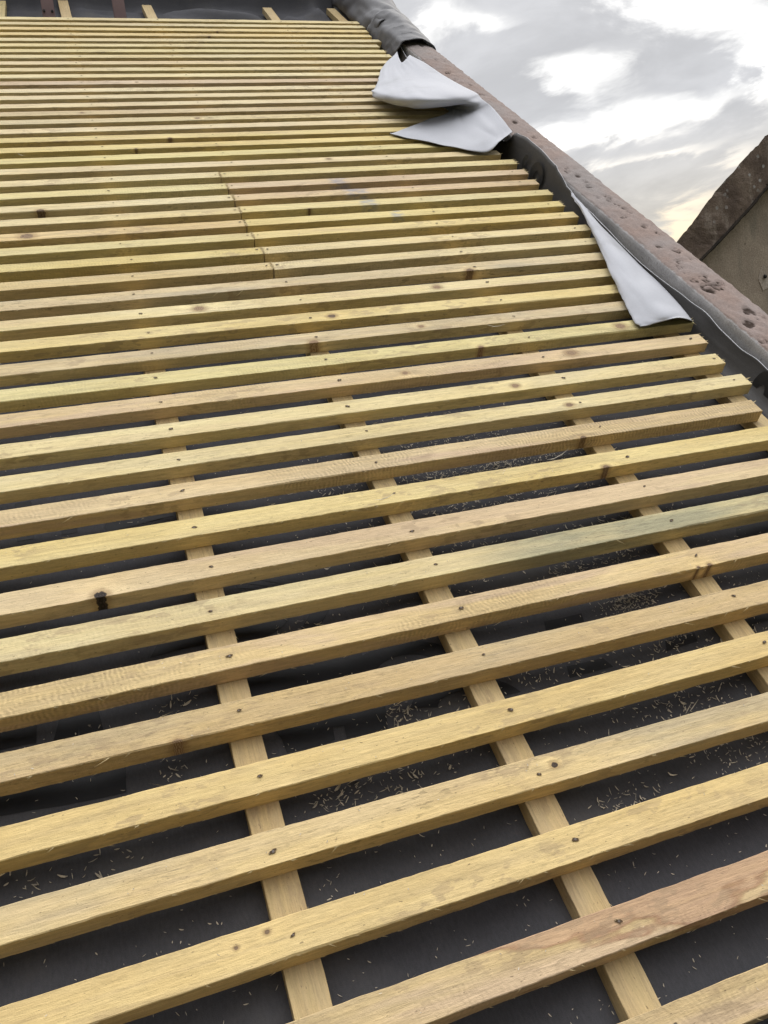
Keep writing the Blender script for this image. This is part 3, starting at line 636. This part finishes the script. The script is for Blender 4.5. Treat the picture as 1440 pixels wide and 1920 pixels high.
def batten(i, L, props, label, rag=(0, 0)):
    v0, sl, wd = ROWS[i-1]; bow = rb.uniform(-.0032, .0032)
    pr = lambda x: (sl*x+bow*math.sin(x*2.1+i), sl*x+wd+bow*math.sin(x*2.1+i))
    V, F, M_ = beam('batten', L, pr, H-zb(v0)+rb.uniform(-.0008, .0004), seed=i*3+(1 if L[0] > 0 else 0), frays=90 if i > 30 else 50, ragged=rag, step=.012 if i > 34 else .02)
    o = mesh_obj('batten', V, F, [WOOD, FIBRE], fmat=M_, loc=(0, v0, zb(v0)+.0005))
    wood_props(o, **props); tag(o, label, 'batten', GROUP); nails(o, i, L); return o
def jitter(t, s=.05): k = 1+rb.uniform(-s, s); return (t[0]*k, t[1]*k*(1+rb.uniform(-.02, .02)), t[2]*k*(1+rb.uniform(-.08, .08)))
for i in range(49, 0, -1):
    end = ENDS.get(i, 1.47+rb.uniform(-.014, .014)); lft = -1.75+rb.uniform(-.06, .06)
    rag = rb.choice((0, 5, 14, 26)) if i not in (39, 38, 37, 25) else 4
    if i in LOOK: pr_, lb = LOOK[i]; batten(i, (lft, end), pr_, lb, (0, rag)); continue
    kn = KN.get(i); base = dict(pink=rb.uniform(0, .35), grey=rb.uniform(0, .2), saw=rb.uniform(0, .5), mould=rb.uniform(.1, .6))
    if kn: base.update(ka=kx(kn[0], kn[1], i, kn[2], kn[3]), kdark=kn[4])
    if i in CHALK: q = at(CHALK[i][0], CHALK[i][1], H); base['chalk'] = (q.x, CHALK[i][2], .5)
    if i in JOINT and i != 1:
        n_ = 30-i; where = 'lowest butt jointed row' if n_ == 0 else ('highest butt jointed row' if n_ == 7 else '%s jointed row from the bottom' % ORD[n_+1])
        a, ta = LEFTLOOK[i]; b_, tb = RIGHTLOOK[i]
        g_ = rb.uniform(.003, .0065); b2 = dict(base); b3 = dict(base)
        if i in CHALK: b2['chalk'] = (99.0, .01, 0.0)
        if b_ == 'pinkish': b3['pink'] = .7
        batten(i, (lft, JOINT[i]-g_/2), dict(b2, tint=jitter(ta)), '%s batten left of the joint in the %s' % (a, where), (0, 40))
        batten(i, (JOINT[i]+g_/2, end), dict(b3, tint=jitter(tb)), '%s batten right of the joint in the %s' % (('blue chalked') if i in CHALK else b_, where), (36, rag))
        continue
    t_ = jitter(TONE[FAR[i]])
    if i == 1:
        batten(1, (lft, JOINT[1]-.0015), dict(base, tint=t_), 'topmost full batten, at the foot of the brown posts', (0, 8))
        batten(1, (JOINT[1]+.0015, end), dict(base, tint=t_), 'short batten offcut at the right end of the topmost row', (4, 4)); continue
    if i <= 11: lb = '%s batten, %s below the topmost batten' % (FAR[i], ORD[i-1])
    else: lb = '%s batten, %s above the highest butt jointed row' % (FAR[i], ORD[23-i])
    batten(i, (lft, end), dict(base, tint=t_), lb, (0, rag))

# ------------------------------------------------------------------ brown posts standing at the top of the battening
def post(u, v, wd, dp, ht, label, holes):
    o = bpy.data.objects.new('brown_post', None); link(o); o.location = R(u, v, .004); tag(o, label, 'post', 'brown posts at the top of the slope')
    def box(x0, x1, y0, y1, z0, z1, mat, name, bev=.003):
        bm = bmesh.new()
        bmesh.ops.create_cube(bm, size=1.0, matrix=Matrix.Translation(((x0+x1)/2, (y0+y1)/2, (z0+z1)/2)) @ Matrix.Diagonal((x1-x0, y1-y0, z1-z0, 1)))
        bmesh.ops.bevel(bm, geom=bm.edges[:], offset=bev, segments=2, affect='EDGES')
        me = bpy.data.meshes.new(name); bm.to_mesh(me); bm.free(); me.materials.append(mat)
        return link(bpy.data.objects.new(name, me), o)
    box(-wd/2, wd/2, 0, .009, 0, ht, BROWN, 'face_plate'); box(wd/2-.010, wd/2-.002, .0095, dp, .002, ht-.002, BROWN, 'side_plate')
    for x, z in holes:
        bm = bmesh.new(); bmesh.ops.create_cone(bm, cap_ends=True, segments=6, radius1=.0068, radius2=.0052, depth=.007, matrix=Matrix.Translation((x, -.0036, z)) @ Matrix.Rotation(RAD(90), 4, 'X'))
        me = bpy.data.meshes.new('bolt'); bm.to_mesh(me); bm.free(); me.materials.append(BOLT); link(bpy.data.objects.new('bolt', me), o)
    return o
post(-.097, 4.475, .060, .04, .75, 'brown painted post with two dark bolts near its foot', ((-.020, .050), (.018, .048)))
post(.2455, 4.455, .061, .05, .75, 'brown painted post without bolts, standing right of the bolted one', ())

# ------------------------------------------------------------------ membrane draped over the coping at the top
def drape(name, v0, v1, r, nv, label, seed, lap=0.0):
    G_ = []
    for i in range(nv):
        v = v0+(v1-v0)*i/(nv-1); f = min(1, max(0, (v-3.75)/.85)); f2 = min(1, max(0, (v-4.5)/.5))
        k = .008+.062*f+.05*f2
        sec = [(1.50+.012*nz(v*5, seed), .0+.012), (1.505, .045+.01*f), (1.522+.004*f, .078+.3*k), (1.555, .092+.62*k), (1.60+.1*k, .094+.95*k), (1.652+.45*k, .088+.80*k), (1.692+.95*k, .062+.25*k), (1.712+1.25*k, -.01), (1.728+1.3*k, -.13), (1.74+1.2*k, -.26)]
        P_ = [Vector((a, v+.05*(j-4)/5*(.25 if i else .25)*0, b)) for j, (a, b) in enumerate(sec)]
        row = []
        for j in range(40):
            q = crom(P_, j/39)
            wr = (.006+.014*f)*nz(v*7+q.x*9, j*.16, seed)+.0045*nz(v*26, j*.35, seed+2)+(.008*f+.012*f2)*abs(nz(v*11+j*.12, j*.07, seed+5))
            c = Vector((1.61, q.y, .02)); d = (q-c); d.y = 0
            q = q+d.normalized()*(wr+r)
            if i < 3: q.y += .012*nz(j*.2, seed)+.03*math.sin(j/39*math.pi)*0
            row.append(q)
        G_.append(row)
    o = sheet(name, G_, (FELT2, FELT2, FELT2), None, th=.0015, flip=False)
    tag(o, label, 'underlay strip', 'underlay strips draped over the coping'); return o, G_
FELT2 = membrane('draped grey felt', (0.075, 0.073, 0.077), (0.122, 0.119, 0.122), 0.6, 0.35, 0.3, 0.3)
dr, dG = drape('underlay_strip', 3.785, 4.22, .0055, 34, 'smooth grey underlay strip draped over the coping, its lower edge open like a tunnel', 3)
drape('underlay_strip', 4.12, 6.1, 0.0, 90, 'crumpled grey underlay strip over the coping higher up, tucked under the smooth one', 8)
LV, LF = [], []
for i, (j0, j1) in ((7, (13, 18)), (9, (24, 27)), (14, (12, 17)), (16, (21, 25))):
    for j in range(j0, j1):
        k = len(LV)
        for (a, b) in ((0, j), (0, j+1), (1, j+1), (1, j)):
            p = dG[i][b].lerp(dG[i+1][b], .22*a); c = Vector((1.61, p.y, .02)); d = p-c; d.y = 0; LV.append(p+d.normalized()*.0012)
        LF.append((k, k+1, k+2, k+3))
mesh_obj('printed_line', LV, LF, PRINT, dr)

# ------------------------------------------------------------------ sawdust and shavings lying on the underlay
rs = random.Random(5); SV, SF = [], []
def flake(p, ln, wd, a, curl, tilt):
    k = len(SV); dx = Vector((math.cos(a), math.sin(a), 0)); dy = Vector((-math.sin(a), math.cos(a), tilt)).normalized()
    for t_, s_ in ((-.5, .35), (-.15, 1.0), (.2, .9), (.5, .25)):
        c = p+dx*(ln*t_)+Vector((0, 0, curl*(t_*t_*4)*ln*.35))
        SV.append(c-dy*wd*.5*s_); SV.append(c+dy*wd*.5*s_)
    for q in range(3): b = k+q*2; SF.append((b, b+1, b+3, b+2))
CL = [(1180, 1125, .035, 330), (1060, 1085, .03, 90), (1140, 1050, .05, 130), (730, 1470, .06, 130), (850, 1360, .05, 70), (1300, 1340, .10, 330), (1240, 1210, .07, 160), (1010, 1250, .05, 120), (640, 1500, .03, 60), (60, 1655, .02, 14), (210, 1610, .03, 18), (330, 1445, .02, 18), (320, 1330, .02, 20),
      (560, 1180, .02, 25), (750, 1345, .02, 50), (1180, 1500, .03, 60), (870, 830, .12, 520), (960, 850, .07, 300), (820, 860, .06, 260), (930, 905, .12, 420), (760, 900, .1, 200), (1000, 870, .08, 160), (880, 935, .1, 160), (760, 990, .08, 90), (860, 1010, .08, 110), (1170, 965, .1, 90), (840, 1075, .05, 90), (700, 1110, .06, 60), (1420, 1400, .06, 90), (1350, 1110, .08, 70), (620, 920, .12, 90), (1080, 1010, .05, 90), (1390, 1210, .05, 70)]
for x, y, r, n in CL:
    c = at(x, y, -.04)
    for _ in range(n):
        u_, v_ = c.x+rs.gauss(0, r), c.y+rs.gauss(0, r*.6)
        if u_ > 1.47: continue
        ln = rs.choice((1, 1, 1.3, 1.9))*rs.uniform(.0018, .0078)*(1.8 if rs.random() < .08 else 1)
        flake(Vector((u_, v_, under(u_, v_)+.0012+rs.random()*.002)), ln, rs.uniform(.0006, .0024), rs.uniform(0, 6.28), rs.uniform(-.1, .8), rs.uniform(-.6, .6))
for _ in range(6500):
    v_ = rs.uniform(-.6, 1.7); u_ = rs.uniform(-.7, 1.47)
    if rs.random() > .35+.4*max(0, u_): continue
    ln = rs.uniform(.0015, .006)
    flake(Vector((u_, v_, under(u_, v_)+.0014)), ln, rs.uniform(.0005, .0013), rs.uniform(0, 6.28), rs.uniform(-.1, .7), rs.uniform(-.5, .5))
for _ in range(900):
    v_ = rs.uniform(-.55, .35); u_ = rs.uniform(-.6, 1.45)
    flake(Vector((u_, v_, under(u_, v_)+.0015)), rs.uniform(.0025, .008), rs.uniform(.0007, .0018), rs.uniform(0, 6.28), rs.uniform(0, .8), rs.uniform(-.5, .5))
for _ in range(110):                                             # larger curls and chips
    x, y, r, n = rs.choice(CL); c = at(x, y, -.04); u_, v_ = c.x+rs.gauss(0, r), c.y+rs.gauss(0, r*.6)
    if u_ < 1.47: flake(Vector((u_, v_, under(u_, v_)+.003)), rs.uniform(.008, .018), rs.uniform(.002, .0055), rs.uniform(0, 6.28), rs.uniform(.2, 1.0), rs.uniform(-.7, .7))
for _ in range(420):                                             # crumbs lying on the battens
    i = rs.randrange(28, 50); v0, sl, wd = ROWS[i-1]; u_ = rs.uniform(-.6, 1.38)
    flake(Vector((u_, v0+sl*u_+wd*rs.uniform(.08, .92), H+.0022)), rs.uniform(.0015, .005), rs.uniform(.0006, .0014), rs.uniform(0, 6.28), rs.uniform(0, .8), rs.uniform(-.5, .5))
for x, y, ln, a in ((1045, 857, .075, 20), (240, 965, .03, 70), (255, 978, .035, 10), (720, 935, .05, 12), (1290, 1330, .03, 35), (1300, 1325, .035, 30), (870, 1000, .03, -4), (930, 612, .05, -5), (40, 291, .03, -40), (560, 440, .02, 60)):
    p = at(x, y, .039 if y < 950 else -.036)
    flake(Vector((p.x, p.y, p.z)), ln, .0016, RAD(a), .35, .2)
tag(mesh_obj('wood_shavings', SV, SF, CHIP), 'pale sawdust and shavings scattered over the underlay and battens', 'sawdust', kind='stuff')

# ------------------------------------------------------------------ the neighbouring gable beyond the parapet
CW = ROOF @ CAMP
def far(x, y, yy):
    d = RX.to_3x3() @ ray(x, y); return CW+d*((yy-CW.y)/d.y)
YG = 6.0
house = bpy.data.objects.new('neighbouring_gable', None); link(house); house.location = (7.0, YG, 0)
tag(house, 'weathered rendered gable with a dark lichened sloping band beyond the parapet', 'gable wall')
def hp(p): return Vector((p.x-7.0, p.y-YG, p.z))
tops = [hp(far(x, y, YG)) for x, y in ((1268, 443), (1290, 416), (1335, 356), (1380, 306), (1412, 272), (1421, 262), (1430, 256), (1440, 250))]
bots = [hp(far(x, y, YG)) for x, y in ((1313, 477), (1335, 455), (1372, 415), (1400, 384), (1413, 367), (1422, 357), (1431, 350), (1440, 345))]
dl = (tops[2]-tops[0]).normalized(); db = (bots[2]-bots[0]).normalized()
tops = [tops[0]-dl*2.6]+tops+[tops[-1]+Vector((.14, 0, .03)), tops[-1]+Vector((.30, 0, -.02))]
bots = [bots[0]-db*2.6]+bots+[bots[-1]+Vector((.15, 0, .015)), bots[-1]+Vector((.30, 0, -.02))]
xa = tops[-1].x+.05                                            # the gable's middle; mirror the slope beyond it
def mirrored(L): return L+[Vector((2*xa-p.x, p.y, p.z)) for p in reversed(L)]
def dense(L, n=7):
    out = []
    for a, b in zip(L, L[1:]): out += [a.lerp(b, i/n) for i in range(n)]
    return out+[L[-1]]
T, Bm = dense(mirrored(tops)), dense(mirrored(bots))
bv, bf = [], []
for i, (a, b) in enumerate(zip(T, Bm)):
    e = .018*nz(a.x*9, 2)+.010*nz(a.x*31, 5)
    for k in range(8):
        q = a.lerp(b, k/7); q = q+Vector((0, -.10+.012*nz(q.x*6, q.z*6)+.006*nz(q.x*22, q.z*22), e*(1-k/7)+.008*nz(b.x*14, 9)*k/7)); bv.append(q)
    bv.append(Vector((b.x, .05, b.z+.01))); bv.insert(len(bv)-9, Vector((a.x, .3, a.z+e-.3)))
mesh_obj('gable_band', bv, grid_faces(len(T), 10), BAND, house, roof=False, smooth=False)
dv = []
for b in Bm:
    w_ = .045+.014*nz(b.x*12, 1)
    for k in range(6):
        a = math.pi*k/5; dv.append(Vector((b.x+.0, -.075-.055*math.sin(a), b.z+.012-w_*.5+w_*.5*math.cos(a)+.006*nz(b.x*25, k))))
mesh_obj('drip_joint', dv, grid_faces(len(Bm), 6), DRIP, house, roof=False, smooth=True)
wv_ = [Vector((b.x, 0, b.z+.02)) for b in Bm]; n_ = len(wv_)
wv_ += [Vector((b.x, 0, -.0)) for b in Bm]
wv_ += [Vector((b.x, .3, b.z+.02)) for b in Bm]+[Vector((b.x, .3, 0)) for b in Bm]
wf_ = []
for i in range(n_-1): wf_ += [(i, i+n_, i+1+n_, i+1), (i+2*n_, i+1+2*n_, i+1+3*n_, i+3*n_)]
wf_ += [(0, 2*n_, 3*n_, n_), (n_-1, 2*n_-1, 4*n_-1, 3*n_-1)]
mesh_obj('wall', wv_, wf_, RENDER, house, roof=False)
# moss tuft on the drip joint and a pale patch with a dark bolt
def blob(name, c, rx, ry, rz, mat, par, seed, sub=3, rough=.4):
    bm = bmesh.new(); bmesh.ops.create_icosphere(bm, subdivisions=sub, radius=1)
    for q in bm.verts:
        k = 1+rough*mnoise.noise(q.co*2.3+Vector((seed, 0, 0)))+rough*.5*mnoise.noise(q.co*6+Vector((0, seed, 0))); q.co = Vector((q.co.x*rx*k, q.co.y*ry*k, q.co.z*rz*k))+c
    me = bpy.data.meshes.new(name); bm.to_mesh(me); bm.free(); me.materials.append(mat); o = bpy.data.objects.new(name, me); link(o, par); return o
for x, y, r in ((1424, 350, .035), (1434, 347, .045), (1442, 349, .04)): blob('moss_tuft', hp(far(x, y, YG))+Vector((0, -.06, 0)), r*1.3, .04, r*.8, DRIP, house, x)
pc = hp(far(1432, 521, YG))
pv = [hp(far(x, y, YG-.006)) for x, y in ((1432, 495), (1441, 499), (1449, 515), (1446, 536), (1438, 541), (1431, 545), (1426, 533), (1422, 523), (1425, 508))]
pv2 = [p+Vector((0, .012, 0)) for p in pv]; n_ = len(pv)
pl = mesh_obj('anchor_plate', pv+pv2, [tuple(range(n_))]+[(i, i+n_, (i+1) % n_+n_, (i+1) % n_) for i in range(n_)], PALE, house, roof=False)
blob('bolt', pc+Vector((0, -.02, .01)), .016, .02, .022, BOLT, pl, 4, 2, .3)
